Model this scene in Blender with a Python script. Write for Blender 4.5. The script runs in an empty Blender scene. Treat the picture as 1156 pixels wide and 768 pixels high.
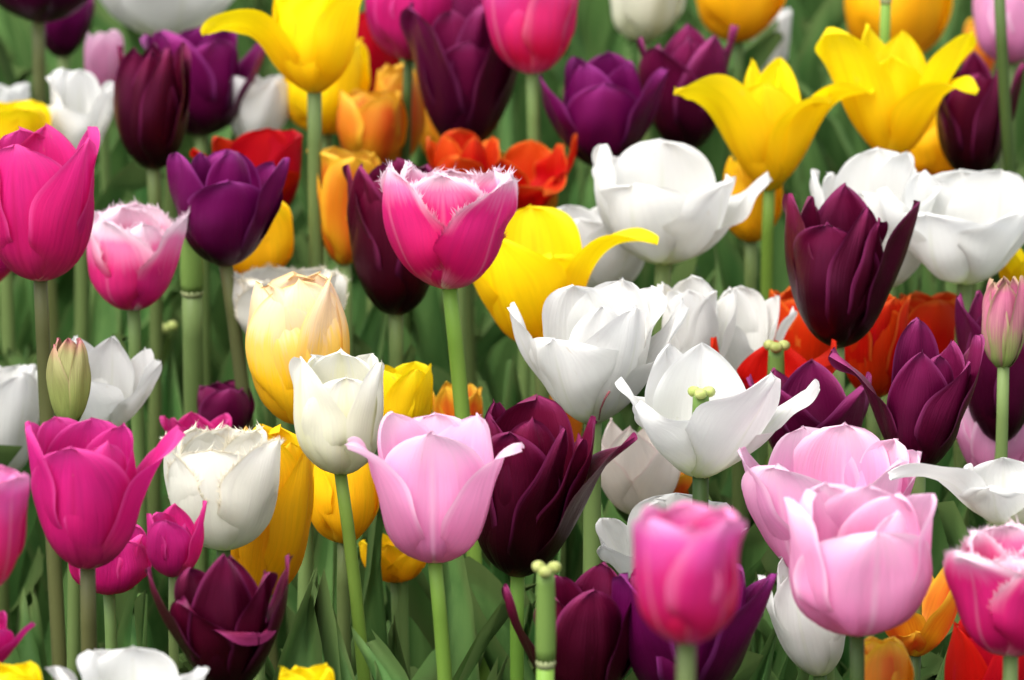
import bpy, math, random
import numpy as np
from mathutils import Vector

# ------------------------------------------------------------------ camera, world, sun, exposure
scene = bpy.context.scene
COL = scene.collection
CAM_Z, PITCH, LENS, SENSOR = 1.20, 0.29, 187.0, 36.0
F = 1156.0 * LENS / SENSOR                      # focal length in photo pixels
cam_d = bpy.data.cameras.new("camera")
cam_d.lens = LENS; cam_d.sensor_width = SENSOR
cam_d.clip_start = 0.05; cam_d.clip_end = 2000
cam_d.dof.use_dof = True; cam_d.dof.focus_distance = 2.48; cam_d.dof.aperture_fstop = 15.0
cam = bpy.data.objects.new("camera", cam_d); COL.objects.link(cam)
cam.location = (0, 0, CAM_Z); cam.rotation_euler = (math.pi / 2 - PITCH, 0, 0)
scene.camera = cam

SUN_EL, SUN_AZ = math.radians(64), math.radians(-140)   # azimuth measured from +Y (away from the camera) towards +X
world = bpy.data.worlds.new("World"); scene.world = world; world.use_nodes = True
wn = world.node_tree.nodes; bg = wn["Background"]
sky = wn.new("ShaderNodeTexSky"); sky.sky_type = 'NISHITA'; sky.sun_disc = False
sky.sun_elevation = SUN_EL; sky.sun_rotation = SUN_AZ
sky.dust_density = 4.0; sky.air_density = 1.0; sky.ozone_density = 1.0
hsv = wn.new("ShaderNodeHueSaturation"); hsv.inputs['Saturation'].default_value = .22      # thin high cloud greys the blue of the sky
world.node_tree.links.new(sky.outputs[0], hsv.inputs['Color']); world.node_tree.links.new(hsv.outputs[0], bg.inputs[0]); bg.inputs[1].default_value = 0.15
sun_d = bpy.data.lights.new("sun", 'SUN'); sun_d.energy = 1.15; sun_d.angle = math.radians(45); sun_d.color = (1, .95, .88)
sun = bpy.data.objects.new("sun", sun_d); COL.objects.link(sun)
sdir = Vector((math.sin(SUN_AZ) * math.cos(SUN_EL), math.cos(SUN_AZ) * math.cos(SUN_EL), math.sin(SUN_EL)))
sun.rotation_euler = sdir.to_track_quat('Z', 'Y').to_euler(); sun.location = (0, 0, 6)
vs = scene.view_settings
vs.view_transform = 'Standard'; vs.look = 'None'; vs.gamma = 1; vs.use_curve_mapping = False; vs.exposure = 1.28
scene.cycles.max_bounces = 10; scene.cycles.transmission_bounces = 8; scene.cycles.diffuse_bounces = 5

# ------------------------------------------------------------------ camera maths: a pixel of the photo and a distance give a point
FWD = np.array([0, math.cos(PITCH), -math.sin(PITCH)]); UP = np.array([0, math.sin(PITCH), math.cos(PITCH)])
CAM = np.array([0, 0, CAM_Z])
def project(P):
    q = np.asarray(P) - CAM; d = q @ FWD
    return np.stack([578 + F * q[:, 0] / d, 384 - F * (q @ UP) / d], 1)
def at(px, py, d):
    return CAM + d * FWD + np.array([(px - 578) * d / F, 0, 0]) + UP * ((384 - py) * d / F)
def plane_depth(py, z):
    a = FWD[2] + UP[2] * (384 - py) / F
    return (z - CAM_Z) / a

# ------------------------------------------------------------------ materials
def nodes_of(m):
    m.use_nodes = True; nt = m.node_tree; nt.nodes.clear(); return nt
class N:
    def __init__(s, m): s.nt = nodes_of(m)
    def n(s, t, **k):
        o = s.nt.nodes.new(t)
        for a, b in k.items(): setattr(o, a, b)
        return o
    def l(s, a, b): s.nt.links.new(a, b)
    def math(s, op, a, b=None, clamp=False):
        o = s.n("ShaderNodeMath", operation=op, use_clamp=clamp)
        for i, x in enumerate((a, b)):
            if x is None: continue
            if hasattr(x, 'is_linked'): s.l(x, o.inputs[i])
            else: o.inputs[i].default_value = x
        return o.outputs[0]
    def mix(s, fac, a, b, blend='MIX'):
        o = s.n("ShaderNodeMix", data_type='RGBA', blend_type=blend)
        for i, x in ((0, fac), (6, a), (7, b)):
            if hasattr(x, 'is_linked'): s.l(x, o.inputs[i])
            else: o.inputs[i].default_value = x if i == 0 else (*x, 1)
        return o.outputs[2]
    def ramp(s, fac, stops, interp='EASE'):
        o = s.n("ShaderNodeValToRGB"); o.color_ramp.interpolation = interp
        e = o.color_ramp.elements
        while len(e) < len(stops): e.new(.5)
        for q, (p, c) in zip(e, stops): q.position = p; q.color = (*c, 1) if len(c) == 3 else c
        s.l(fac, o.inputs[0]); return o.outputs[0]
    def maprange(s, v, a, b, c, d):
        o = s.n("ShaderNodeMapRange"); s.l(v, o.inputs[0])
        for i, x in enumerate((a, b, c, d)): o.inputs[i + 1].default_value = x
        return o.outputs[0]

def petal_mat(name, stops, edge=None, rib=None, flame=None, vein=.25, rough=.5, transl=.35, spec=.35, bump=.35, wob=.12, sheen=0, blotch=.12, speck=None, wear=.3, edge_u=(.18, .5), tint=None):
    m = bpy.data.materials.new(name); k = N(m)
    uv = k.n("ShaderNodeUVMap"); sp = k.n("ShaderNodeSeparateXYZ"); k.l(uv.outputs[0], sp.inputs[0])
    v, u = sp.outputs[0], sp.outputs[1]
    oi = k.n("ShaderNodeObjectInfo"); rnd = oi.outputs['Random']
    cv = k.n("ShaderNodeCombineXYZ"); k.l(k.math('MULTIPLY', v, 34.), cv.inputs[0]); k.l(k.math('MULTIPLY', u, 2.2), cv.inputs[1]); k.l(k.math('MULTIPLY', rnd, 50.), cv.inputs[2])
    nz = k.n("ShaderNodeTexNoise"); k.l(cv.outputs[0], nz.inputs[0]); nz.inputs['Scale'].default_value = 1.; nz.inputs['Detail'].default_value = 4; nz.inputs['Roughness'].default_value = .65
    veinf = nz.outputs[0]
    cb = k.n("ShaderNodeCombineXYZ"); k.l(k.math('MULTIPLY', v, 3.), cb.inputs[0]); k.l(k.math('MULTIPLY', u, 3.), cb.inputs[1]); k.l(k.math('MULTIPLY', rnd, 90.), cb.inputs[2])
    nb = k.n("ShaderNodeTexNoise"); k.l(cb.outputs[0], nb.inputs[0]); nb.inputs['Scale'].default_value = 1.; nb.inputs['Detail'].default_value = 3
    uu = k.math('ADD', u, k.math('MULTIPLY', k.math('SUBTRACT', veinf, .5), wob * 2), True)
    uu = k.math('ADD', uu, k.math('MULTIPLY', k.math('SUBTRACT', nb.outputs[0], .5), wob), True)
    c = k.ramp(uu, stops)
    vc = k.math('ABSOLUTE', k.math('SUBTRACT', v, .5))           # 0 at the midrib
    if flame:
        col, wid, amt = flame
        f = k.maprange(k.math('ADD', vc, k.math('MULTIPLY', k.math('SUBTRACT', veinf, .5), .35)), 0, wid, amt, 0)
        c = k.mix(f, c, col)
    if rib:
        col, amt = rib
        f = k.math('MULTIPLY', k.maprange(vc, .004, .03, amt, 0), k.maprange(u, .93, .75, 0, 1))
        c = k.mix(f, c, col)
    if edge:
        col, wid, amt = edge
        at_ = k.n("ShaderNodeAttribute", attribute_name="edge")
        e = k.math('ADD', at_.outputs['Fac'], k.math('MULTIPLY', k.math('SUBTRACT', veinf, .5), wid * .9))
        c = k.mix(k.math('MULTIPLY', k.maprange(e, 0, wid, amt, 0), k.maprange(u, *edge_u, 0, 1)), c, col)
    c = k.mix(k.maprange(veinf, .42, .68, 0, vein), c, k.mix(1., c, (.58, .53, .56), 'MULTIPLY'))
    c = k.mix(k.maprange(nb.outputs[0], .45, .75, 0, blotch), c, k.mix(1., c, (.7, .66, .62), 'MULTIPLY'))
    if speck:
        ns = k.n("ShaderNodeTexNoise"); tc = k.n("ShaderNodeTexCoord"); k.l(tc.outputs['Object'], ns.inputs[0]); ns.inputs['Scale'].default_value = 180; ns.inputs['Detail'].default_value = 1
        c = k.mix(k.maprange(ns.outputs[0], .74, .78, 0, .8), c, speck)
    cw = k.n("ShaderNodeCombineXYZ"); k.l(k.math('MULTIPLY', v, 9.), cw.inputs[0]); k.l(k.math('MULTIPLY', u, 6.), cw.inputs[1]); k.l(k.math('MULTIPLY', rnd, 130.), cw.inputs[2])
    nw = k.n("ShaderNodeTexNoise"); k.l(cw.outputs[0], nw.inputs[0]); nw.inputs['Scale'].default_value = 1.; nw.inputs['Detail'].default_value = 5; nw.inputs['Roughness'].default_value = .7
    c = k.mix(k.math('MULTIPLY', k.maprange(nw.outputs[0], .64, .72, 0, wear), k.maprange(u, .5, .9, .1, 1)), c, (.46, .33, .15))     # browned, bruised patches
    hs = k.n("ShaderNodeHueSaturation"); k.l(c, hs.inputs['Color']); k.l(k.maprange(rnd, 0, 1, .9, 1.08), hs.inputs['Value']); k.l(k.maprange(rnd, 0, 1, .494, .506), hs.inputs['Hue'])
    c = hs.outputs[0]
    b = k.n("ShaderNodeBump"); b.inputs['Strength'].default_value = bump; b.inputs['Distance'].default_value = .0008; k.l(veinf, b.inputs['Height'])
    p = k.n("ShaderNodeBsdfPrincipled"); k.l(c, p.inputs['Base Color']); k.l(b.outputs[0], p.inputs['Normal'])
    p.inputs['Roughness'].default_value = rough; p.inputs['Specular IOR Level'].default_value = spec
    if tint: p.inputs['Specular Tint'].default_value = (*tint, 1)
    if sheen: p.inputs['Sheen Weight'].default_value = sheen; p.inputs['Sheen Roughness'].default_value = .4; k.l(c, p.inputs['Sheen Tint'])
    t = k.n("ShaderNodeBsdfTranslucent"); k.l(c, t.inputs[0]); k.l(b.outputs[0], t.inputs['Normal'])
    mx = k.n("ShaderNodeMixShader"); mx.inputs[0].default_value = transl
    k.l(p.outputs[0], mx.inputs[1]); k.l(t.outputs[0], mx.inputs[2])
    o = k.n("ShaderNodeOutputMaterial"); k.l(mx.outputs[0], o.inputs[0])
    return m

WHITE = (.75, .75, .715)
M = {}
M['magenta'] = petal_mat("magenta_petal", [(0, (.70, .40, .34)), (.1, (.58, .03, .15)), (.45, (.60, .008, .165)), (.8, (.65, .016, .22)), (1, (.70, .04, .28))], edge=((.80, .11, .42), .10, .5), vein=.4, rib=((.42, .006, .09), .4), bump=.5, rough=.6, spec=.2, transl=.4)
M['fringed'] = petal_mat("fringed_pink_petal", [(0, (.8, .7, .5)), (.08, (.72, .15, .26)), (.25, (.62, .006, .12)), (.72, (.68, .018, .19)), (.93, (.82, .20, .42)), (1, (.88, .55, .70))], rough=.6, spec=.2, edge_u=(.52, .92), edge=((.93, .78, .86), .20, .95), rib=((.85, .4, .56), .22), vein=.3)
M['palefringed'] = petal_mat("pale_fringed_petal", [(0, (.8, .6, .6)), (.12, (.60, .008, .14)), (.52, (.66, .018, .19)), (.78, (.80, .20, .42)), (.9, (.88, .58, .72)), (1, (.9, .75, .82))], edge_u=(.40, .85), edge=((.92, .76, .84), .30, .92), rib=((.85, .45, .62), .15), vein=.3)
M['roughpink'] = petal_mat("hot_pink_petal", [(0, (0.82450, 0.50000, 0.75400)), (.12, (0.73720, 0.06000, 0.23400)), (.28, (0.67900, 0.00600, 0.09100)), (.6, (0.71780, 0.02000, 0.19500)), (.85, (0.77600, 0.09000, 0.39000)), (1, (0.82450, 0.28000, 0.62400))], edge=((.85, .28, .46), .22, .5), rib=((.85, .4, .55), .25), vein=.35)
M['lightpink'] = petal_mat("light_pink_petal", [(0, (.82, .62, .45)), (.07, (.76, .26, .46)), (.3, (.80, .28, .53)), (.7, (.85, .39, .63)), (1, (.90, .58, .75))], edge=((.92, .68, .81), .13, .75), rib=((.90, .62, .77), .5), vein=.22, rough=.6, spec=.2, transl=.44, bump=.4)
M['white'] = petal_mat("white_petal", [(0, (.58, .66, .32)), (.14, (.68, .70, .54)), (.36, WHITE), (1, (.79, .79, .77))], vein=.10, transl=.46, blotch=.14, rib=((.68, .70, .58), .4), edge=((.82, .82, .81), .05, .5), bump=.4, rough=.6, spec=.2)
M['whitefringed'] = petal_mat("white_fringed_petal", [(0, (.60, .66, .38)), (.2, (.70, .70, .60)), (1, (.77, .76, .70))], edge=((.86, .78, .60), .05, .5), vein=.10, transl=.44, rough=.6, spec=.2)
M['cream'] = petal_mat("cream_petal", [(0, (.58, .62, .30)), (.15, (.71, .71, .49)), (.6, (.75, .74, .60)), (1, (.80, .79, .72))], flame=((.71, .69, .42), .12, .55), vein=.12, transl=.36)
M['yellow'] = petal_mat("yellow_petal", [(0, (.78, .52, .01)), (.2, (.92, .58, .002)), (.6, (.96, .72, .003)), (1, (.96, .77, .006))], vein=.22, transl=.45, blotch=.15, rough=.6, spec=.2, rib=((.86, .50, .002), .4))
M['amber'] = petal_mat("amber_petal", [(0, (.78, .44, .012)), (.3, (.90, .46, .003)), (.75, (.95, .58, .004)), (1, (.95, .64, .008))], vein=.3, transl=.42, blotch=.2, rough=.6, spec=.2, flame=((.90, .42, .005), .2, .4))
M['peach'] = petal_mat("peach_yellow_petal", [(0, (.86, .50, .006)), (.4, (.92, .56, .010)), (.62, (.92, .62, .12)), (.78, (.90, .70, .40)), (1, (.90, .73, .55))], vein=.25, transl=.38, edge=((.93, .62, .12), .10, .5), wob=.2, wear=.08)
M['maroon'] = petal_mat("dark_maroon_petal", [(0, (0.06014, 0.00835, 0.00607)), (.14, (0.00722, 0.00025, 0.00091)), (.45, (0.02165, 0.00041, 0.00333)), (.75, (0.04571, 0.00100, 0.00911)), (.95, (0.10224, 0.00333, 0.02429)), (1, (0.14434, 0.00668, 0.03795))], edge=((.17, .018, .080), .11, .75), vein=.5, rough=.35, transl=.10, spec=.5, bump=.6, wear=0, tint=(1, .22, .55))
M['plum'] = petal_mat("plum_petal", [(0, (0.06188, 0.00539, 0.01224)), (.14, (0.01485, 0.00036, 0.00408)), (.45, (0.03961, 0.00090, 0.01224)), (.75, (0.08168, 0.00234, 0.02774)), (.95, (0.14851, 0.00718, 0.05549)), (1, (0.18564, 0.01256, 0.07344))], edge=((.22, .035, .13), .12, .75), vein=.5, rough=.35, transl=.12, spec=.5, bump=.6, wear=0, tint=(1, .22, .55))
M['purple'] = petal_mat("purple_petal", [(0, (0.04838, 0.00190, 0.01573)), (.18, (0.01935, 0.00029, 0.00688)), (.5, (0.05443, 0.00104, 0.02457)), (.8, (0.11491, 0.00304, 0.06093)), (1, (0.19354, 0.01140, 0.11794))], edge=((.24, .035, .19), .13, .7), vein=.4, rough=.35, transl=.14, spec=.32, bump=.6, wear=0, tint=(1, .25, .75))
M['red'] = petal_mat("red_petal", [(0, (0.64500, 0.35000, 0.01600)), (.10, (0.56760, 0.08400, 0.00480)), (.22, (0.39560, 0.00210, 0.00240)), (.8, (0.43000, 0.00280, 0.00320)), (1, (0.48160, 0.00840, 0.00480))], edge=((.56, .012, .008), .08, .5), vein=.35, transl=.38, spec=.25, tint=(1, .2, .15), wear=.15)
M['redorange'] = petal_mat("red_orange_petal", [(0, (0.77280, 0.36000, 0.01440)), (.2, (0.59763, 0.02400, 0.00288)), (.6, (0.55642, 0.01120, 0.00216)), (1, (0.63885, 0.04800, 0.00576))], edge=((.74, .22, .03), .10, .6), vein=.45, transl=.38, wob=.25, spec=.25, tint=(1, .35, .2), wear=.15)
M['orange'] = petal_mat("orange_petal", [(0, (.80, .52, .02)), (.25, (.80, .36, .01)), (.6, (.78, .22, .008)), (1, (.82, .34, .02))], edge=((.84, .52, .03), .26, .85), flame=((.66, .04, .008), .22, .8), vein=.35, transl=.4, wob=.25)
M['blush'] = petal_mat("blush_petal", [(0, (.62, .64, .42)), (.3, (.72, .66, .60)), (1, (.77, .72, .68))], edge=((.76, .52, .54), .08, .4), vein=.12, transl=.44)
M['bud'] = petal_mat("bud_petal", [(0, (.20, .28, .06)), (.35, (.27, .31, .085)), (.8, (.33, .31, .12)), (.93, (.40, .24, .13)), (1, (.52, .10, .18))], edge=((.40, .24, .16), .09, .4), vein=.5, transl=.15)
M['pinkbud'] = petal_mat("pink_bud_petal", [(0, (.24, .34, .08)), (.3, (.34, .34, .13)), (.6, (.50, .18, .22)), (1, (.62, .14, .26))], edge=((.32, .36, .12), .18, .7), flame=((.52, .12, .22), .22, .7), vein=.6, transl=.15, wob=.3)

def plant_mat(name, a, b, rough=.5, transl=.15, stretch=(40, 40, 4), spec=.2, pale=None):
    m = bpy.data.materials.new(name); k = N(m)
    tc = k.n("ShaderNodeTexCoord"); mp = k.n("ShaderNodeMapping"); mp.inputs['Scale'].default_value = stretch
    oi = k.n("ShaderNodeObjectInfo"); k.l(tc.outputs['Object'], mp.inputs[0])
    add = k.n("ShaderNodeVectorMath", operation='ADD'); k.l(mp.outputs[0], add.inputs[0])
    cx = k.n("ShaderNodeCombineXYZ"); k.l(k.math('MULTIPLY', oi.outputs['Random'], 40.), cx.inputs[0]); k.l(cx.outputs[0], add.inputs[1])
    nz = k.n("ShaderNodeTexNoise"); k.l(add.outputs[0], nz.inputs[0]); nz.inputs['Scale'].default_value = 1.; nz.inputs['Detail'].default_value = 4
    c = k.ramp(nz.outputs[0], [(.3, a), (.7, b)])
    if pale:
        ue = k.n("ShaderNodeAttribute", attribute_name="edge")
        c = k.mix(k.maprange(ue.outputs['Fac'], 0, .1, .7, 0), c, pale)
    hs = k.n("ShaderNodeHueSaturation"); k.l(c, hs.inputs['Color']); k.l(k.maprange(oi.outputs['Random'], 0, 1, .75, 1.25), hs.inputs['Value']); k.l(k.maprange(oi.outputs['Random'], 0, 1, .485, .51), hs.inputs['Hue']); c = hs.outputs[0]
    bp = k.n("ShaderNodeBump"); bp.inputs['Strength'].default_value = .25; bp.inputs['Distance'].default_value = .001; k.l(nz.outputs[0], bp.inputs['Height'])
    p = k.n("ShaderNodeBsdfPrincipled"); k.l(c, p.inputs['Base Color']); p.inputs['Roughness'].default_value = rough; p.inputs['Specular IOR Level'].default_value = spec; k.l(bp.outputs[0], p.inputs['Normal'])
    t = k.n("ShaderNodeBsdfTranslucent"); k.l(c, t.inputs[0])
    mx = k.n("ShaderNodeMixShader"); mx.inputs[0].default_value = transl; k.l(p.outputs[0], mx.inputs[1]); k.l(t.outputs[0], mx.inputs[2])
    o = k.n("ShaderNodeOutputMaterial"); k.l(mx.outputs[0], o.inputs[0])
    return m
SM = {'g': plant_mat("green_stem", (.095, .145, .042), (.155, .22, .07), transl=0),
      'y': plant_mat("bright_green_stem", (.10, .19, .022), (.17, .27, .045), transl=0),
      'd': plant_mat("dark_green_stem", (.035, .075, .017), (.07, .12, .03), transl=0),
      'b': plant_mat("brown_tinged_stem", (.072, .078, .028), (.125, .135, .045), transl=0)}
LEAF = plant_mat("tulip_leaf", (.050, .140, .034), (.115, .240, .064), rough=.55, spec=.10, transl=.34, stretch=(60, 60, 3), pale=(.13, .19, .06))
STIG = plant_mat("stigma_cream", (.30, .36, .09), (.44, .48, .17), transl=.1, stretch=(300, 300, 300))
PIST = plant_mat("pistil_green", (.085, .165, .032), (.15, .245, .055), transl=.05)
ANTH = plant_mat("anther_dark", (.05, .03, .02), (.12, .08, .03), transl=0)
NODE = plant_mat("pale_node_ring", (.18, .22, .09), (.30, .31, .16), transl=0)
DRY = plant_mat("dry_tip", (.28, .15, .06), (.42, .26, .10), transl=.1)
soil = bpy.data.materials.new("soil"); k = N(soil)
tc = k.n("ShaderNodeTexCoord"); nz = k.n("ShaderNodeTexNoise"); k.l(tc.outputs['Object'], nz.inputs[0]); nz.inputs['Scale'].default_value = 28; nz.inputs['Detail'].default_value = 8
bp = k.n("ShaderNodeBump"); bp.inputs['Distance'].default_value = .02; k.l(nz.outputs[0], bp.inputs['Height'])
p = k.n("ShaderNodeBsdfPrincipled"); k.l(k.ramp(nz.outputs[0], [(.3, (.018, .013, .009)), (.75, (.06, .045, .03))]), p.inputs['Base Color']); p.inputs['Roughness'].default_value = .95; k.l(bp.outputs[0], p.inputs['Normal'])
o = k.n("ShaderNodeOutputMaterial"); k.l(p.outputs[0], o.inputs[0])

# ------------------------------------------------------------------ mesh helpers
def link_mesh(name, V, faces, mat, parent=None, uv=None, edge=None):
    me = bpy.data.meshes.new(name)
    me.from_pydata([tuple(map(float, p)) for p in V], [], faces)
    if uv is not None:
        L = me.uv_layers.new(name="UVMap")
        idx = np.empty(len(me.loops), dtype=np.int32); me.loops.foreach_get("vertex_index", idx)
        L.data.foreach_set("uv", np.asarray(uv, dtype=np.float32)[idx].ravel())
    if edge is not None:
        a = me.attributes.new("edge", 'FLOAT', 'POINT'); a.data.foreach_set("value", np.asarray(edge, dtype=np.float32))
    me.polygons.foreach_set("use_smooth", [True] * len(me.polygons))
    me.materials.append(mat); me.update()
    ob = bpy.data.objects.new(name, me); COL.objects.link(ob)
    if parent: ob.parent = parent
    return ob

def heading_curve(H, L, nu):
    uf = np.linspace(0, 1, 241)
    th = np.interp(uf, np.linspace(0, 1, len(H)), H)
    kern = np.hanning(41); kern /= kern.sum()
    th = np.convolve(np.pad(th, 20, mode='edge'), kern, mode='valid')
    th = np.radians(th); ds = L / 240
    r = np.concatenate([[0], np.cumsum(np.sin(th[:-1]) * ds)]); z = np.concatenate([[0], np.cumsum(np.cos(th[:-1]) * ds)])
    t = np.linspace(0, 1, nu); u = .45 * t + .55 * np.sin(t * math.pi / 2)
    return u, np.interp(u, uf, r), np.interp(u, uf, z), np.interp(u, uf, th)

TIPS = {'r': (2.6, .5, .56), 'o': (2.2, .62, .55), 'p': (1.8, .82, .50), 's': (1.5, 1.05, .45), 'l': (1.6, 1.0, .35)}
def sheet(az=0, L=1., W=.38, H=None, tip='r', kc=1.1, ruf=.016, curl=0., tw=0., side=0., inset=1., spiral=.03, fringe=0, groove=.012, cusp=.012, base=.34, r0=.02, nu=26, nv=17, seed=0, wave=.012, crease=.0045, rmin=.16):
    """one petal or leaf: a bent, cupped sheet. Returns verts, faces, uv, edge"""
    rng = np.random.RandomState(seed)
    u, r, z, th = heading_curve(H, L, nu)
    r = r0 + r * inset
    pw, ex, um = TIPS[tip]
    t = np.clip((u - um) / (1 - um), 0, 1)
    w = np.where(u < um, base + (1 - base) * np.sin(math.pi / 2 * np.clip(u / um, 0, 1) ** .85), np.maximum(1 - t ** pw, 0) ** ex)
    w = W * np.maximum(w, .012)
    v = np.sin(np.linspace(-1, 1, nv) * math.pi / 2) * .55 + np.linspace(-1, 1, nv) * .45
    rr = np.maximum(np.maximum.accumulate(r) * .55 + r * .45, rmin)
    rho = rr * kc
    U, Vv = np.meshgrid(u, v, indexing='ij')
    a = Vv * (w / rho)[:, None]; a = np.clip(a, -1.9, 1.9)
    tt = rho[:, None] * np.sin(a); nn = rho[:, None] * (1 - np.cos(a))
    if kc > 20: tt = Vv * w[:, None]; nn = 0 * tt
    nn = nn + spiral * Vv * np.clip(w / W, 0, 1)[:, None]
    f1, f2, f3 = rng.uniform(0, 6.28, 3)
    env = np.clip(U * 1.6, 0, 1)
    nn = nn + ruf * env * (np.sin(3.1 * Vv + 4.2 * U + f1) + .8 * np.sin(5.3 * Vv - 6.1 * U + f2) + .5 * np.sin(9 * U + f3) * Vv)
    nn = nn + crease * env * np.sin(10.5 * Vv + f3 + 2 * np.sin(2 * U + f1)) * (1 - .4 * np.abs(Vv))
    if wave: nn = nn + wave * env * Vv ** 2 * np.sin(U * 17 + f2 + 2 * Vv)
    nn = nn - curl * np.abs(Vv) ** 3.5 * np.clip((U - .3) / .7, 0, 1) * W
    nn = nn + groove * np.exp(-(Vv / .09) ** 2) * np.sin(math.pi * np.clip(U * 1.02, 0, 1))
    dz = cusp * np.exp(-(Vv / .25) ** 2) * np.clip((U - .9) / .1, 0, 1) + .007 * np.sin(Vv * rng.uniform(3, 7) + f3) * np.clip((U - .8) / .2, 0, 1)
    if tw: 
        ct, st = np.cos(tw * U), np.sin(tw * U); tt, nn = tt * ct - nn * st, tt * st + nn * ct
    tt = tt + side * U ** 2
    R = r[:, None] - nn * np.cos(th)[:, None] + dz * np.sin(th)[:, None]
    Z = z[:, None] + nn * np.sin(th)[:, None] + dz * np.cos(th)[:, None]
    A = math.radians(az); ca, sa = math.cos(A), math.sin(A)
    P = np.stack([R * sa + tt * ca, -R * ca + tt * sa, Z], -1)
    UV = np.stack([(Vv + 1) / 2, U], -1)
    E = np.minimum((1 - np.abs(Vv)) * (w / W)[:, None] * 1.0, (1 - U) * 1.6)
    idx = np.arange(nu * nv).reshape(nu, nv)
    faces = [(idx[i, j], idx[i, j + 1], idx[i + 1, j + 1], idx[i + 1, j]) for i in range(nu - 1) for j in range(nv - 1)]
    faces = [tuple(int(q) for q in f) for f in faces]
    Vs, UVs, Es = P.reshape(-1, 3), UV.reshape(-1, 2), E.ravel()
    if fringe:
        i0 = int(np.searchsorted(u, .42))
        loop = [(i, 0) for i in range(i0, nu - 1)] + [(nu - 1, j) for j in range(nv)] + [(i, nv - 1) for i in range(nu - 2, i0 - 1, -1)]
        pts = np.array([P[i, j] for i, j in loop]); uvp = np.array([UV[i, j] for i, j in loop])
        inn = np.array([P[max(i - 2, 0), min(max(j, 2), nv - 3)] for i, j in loop])
        seg = np.linalg.norm(np.diff(pts, axis=0), axis=1); cs = np.concatenate([[0], np.cumsum(seg)])
        n = int(fringe * cs[-1] / 1.6); ev, ef, eu = [], [], []
        nrm_j = .28
        for q in range(n):
            s = cs[-1] * (q + rng.uniform(-.4, .4)) / n; s = min(max(s, 0), cs[-1])
            g = lambda A_, s_: np.array([np.interp(s_, cs, A_[:, c_]) for c_ in range(A_.shape[1])])
            c0 = g(pts, s); o_ = c0 - g(inn, s); o_ /= np.linalg.norm(o_) + 1e-9
            tg = g(pts, min(s + .01, cs[-1])) - g(pts, max(s - .01, 0)); tg /= np.linalg.norm(tg) + 1e-9
            hw = rng.uniform(.004, .010)
            d = o_ + tg * rng.uniform(-.5, .5) + rng.normal(0, nrm_j, 3)
            d /= np.linalg.norm(d); ln = rng.uniform(.02, .055) * (1.1 + .55 * math.sin(s * 34 + f1) + .35 * math.sin(s * 71 + f2)) * (.6 + .4 * math.sin(math.pi * s / cs[-1]))
            b0, b1, tp = c0 - tg * hw - o_ * .012, c0 + tg * hw - o_ * .012, c0 + d * ln
            md = c0 + d * ln * .5 + rng.normal(0, .004, 3); hm = tg * hw * .45
            k0 = len(Vs) + len(ev); ev += [b0, b1, md + hm, md - hm, tp]; ef += [(k0, k0 + 1, k0 + 2, k0 + 3), (k0 + 3, k0 + 2, k0 + 4)]
            eu += [g(uvp, s)] * 5
        if ev:
            Vs = np.vstack([Vs, ev]); UVs = np.vstack([UVs, eu]); Es = np.concatenate([Es, np.zeros(len(ev))]); faces += ef
    return Vs, faces, UVs, Es

def tube_arrays(P, rad, ns=10, cap=True):
    P = np.asarray(P, float); n = len(P); T = np.gradient(P, axis=0); T /= np.linalg.norm(T, axis=1)[:, None]
    V, faces = [], []
    for i in range(n):
        x = np.cross(T[i], [0, 1, 0.01]); x /= np.linalg.norm(x); y = np.cross(T[i], x)
        for q in range(ns):
            a = 2 * math.pi * q / ns; V.append(P[i] + rad[i] * (math.cos(a) * x + math.sin(a) * y))
    for i in range(n - 1):
        for q in range(ns):
            faces.append((i * ns + q, i * ns + (q + 1) % ns, (i + 1) * ns + (q + 1) % ns, (i + 1) * ns + q))
    if cap: faces += [tuple(range(ns))[::-1], tuple(range((n - 1) * ns, n * ns))]
    return np.array(V), faces

def bezier(p0, p1, p2, p3, n):
    t = np.linspace(0, 1, n)[:, None]
    return (1 - t) ** 3 * p0 + 3 * t * (1 - t) ** 2 * p1 + 3 * t * t * (1 - t) * p2 + t ** 3 * p3

# ------------------------------------------------------------------ the setting: soil and the leaf mass
gv = []; gf = []
xs = np.concatenate([[-400, -60, -12], np.linspace(-3, 3, 41), [12, 60, 400]]); ys = np.concatenate([[-400, -60, -6], np.linspace(0, 8, 51), [20, 80, 600]])
rg = np.random.RandomState(5)
for y in ys:
    for x in xs: gv.append((x, y, -.012 + (rg.uniform(-.012, .012) if abs(x) < 3.1 and 0 <= y <= 8 else 0)))
for j in range(len(ys) - 1):
    for i in range(len(xs) - 1):
        q = j * len(xs) + i; gf.append((q, q + 1, q + len(xs) + 1, q + len(xs)))
g = link_mesh("ground", gv, gf, soil); g['kind'] = 'structure'; g['label'] = 'dark soil of the flower bed'

def leaf_arrays(x, y, z0, L, W, az, seed, lean=0, nu=12, nv=7):
    r = np.random.RandomState(seed)
    H = [r.uniform(4, 14), r.uniform(2, 12), r.uniform(4, 16), r.uniform(8, 30), r.uniform(15, 60)]
    V, f, uv, e = sheet(az=az, L=L, W=W, H=H, tip='l', kc=1.3, ruf=.006, curl=0, tw=r.uniform(-.5, .5), side=r.uniform(-.03, .03), spiral=0, groove=.003, cusp=0, base=.7, r0=.004, crease=0, nu=nu, nv=nv, seed=seed, rmin=.02, wave=.004)
    V = V + np.array([x, y, z0]); return V, f, uv, e

def merge(parts):
    V, Fc, U, E, n = [], [], [], [], 0
    for v, f, u, e in parts:
        V.append(v); Fc += [tuple(i + n for i in q) for q in f]; U.append(u); E.append(e); n += len(v)
    return np.vstack(V), Fc, np.vstack(U), np.concatenate(E)

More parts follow.
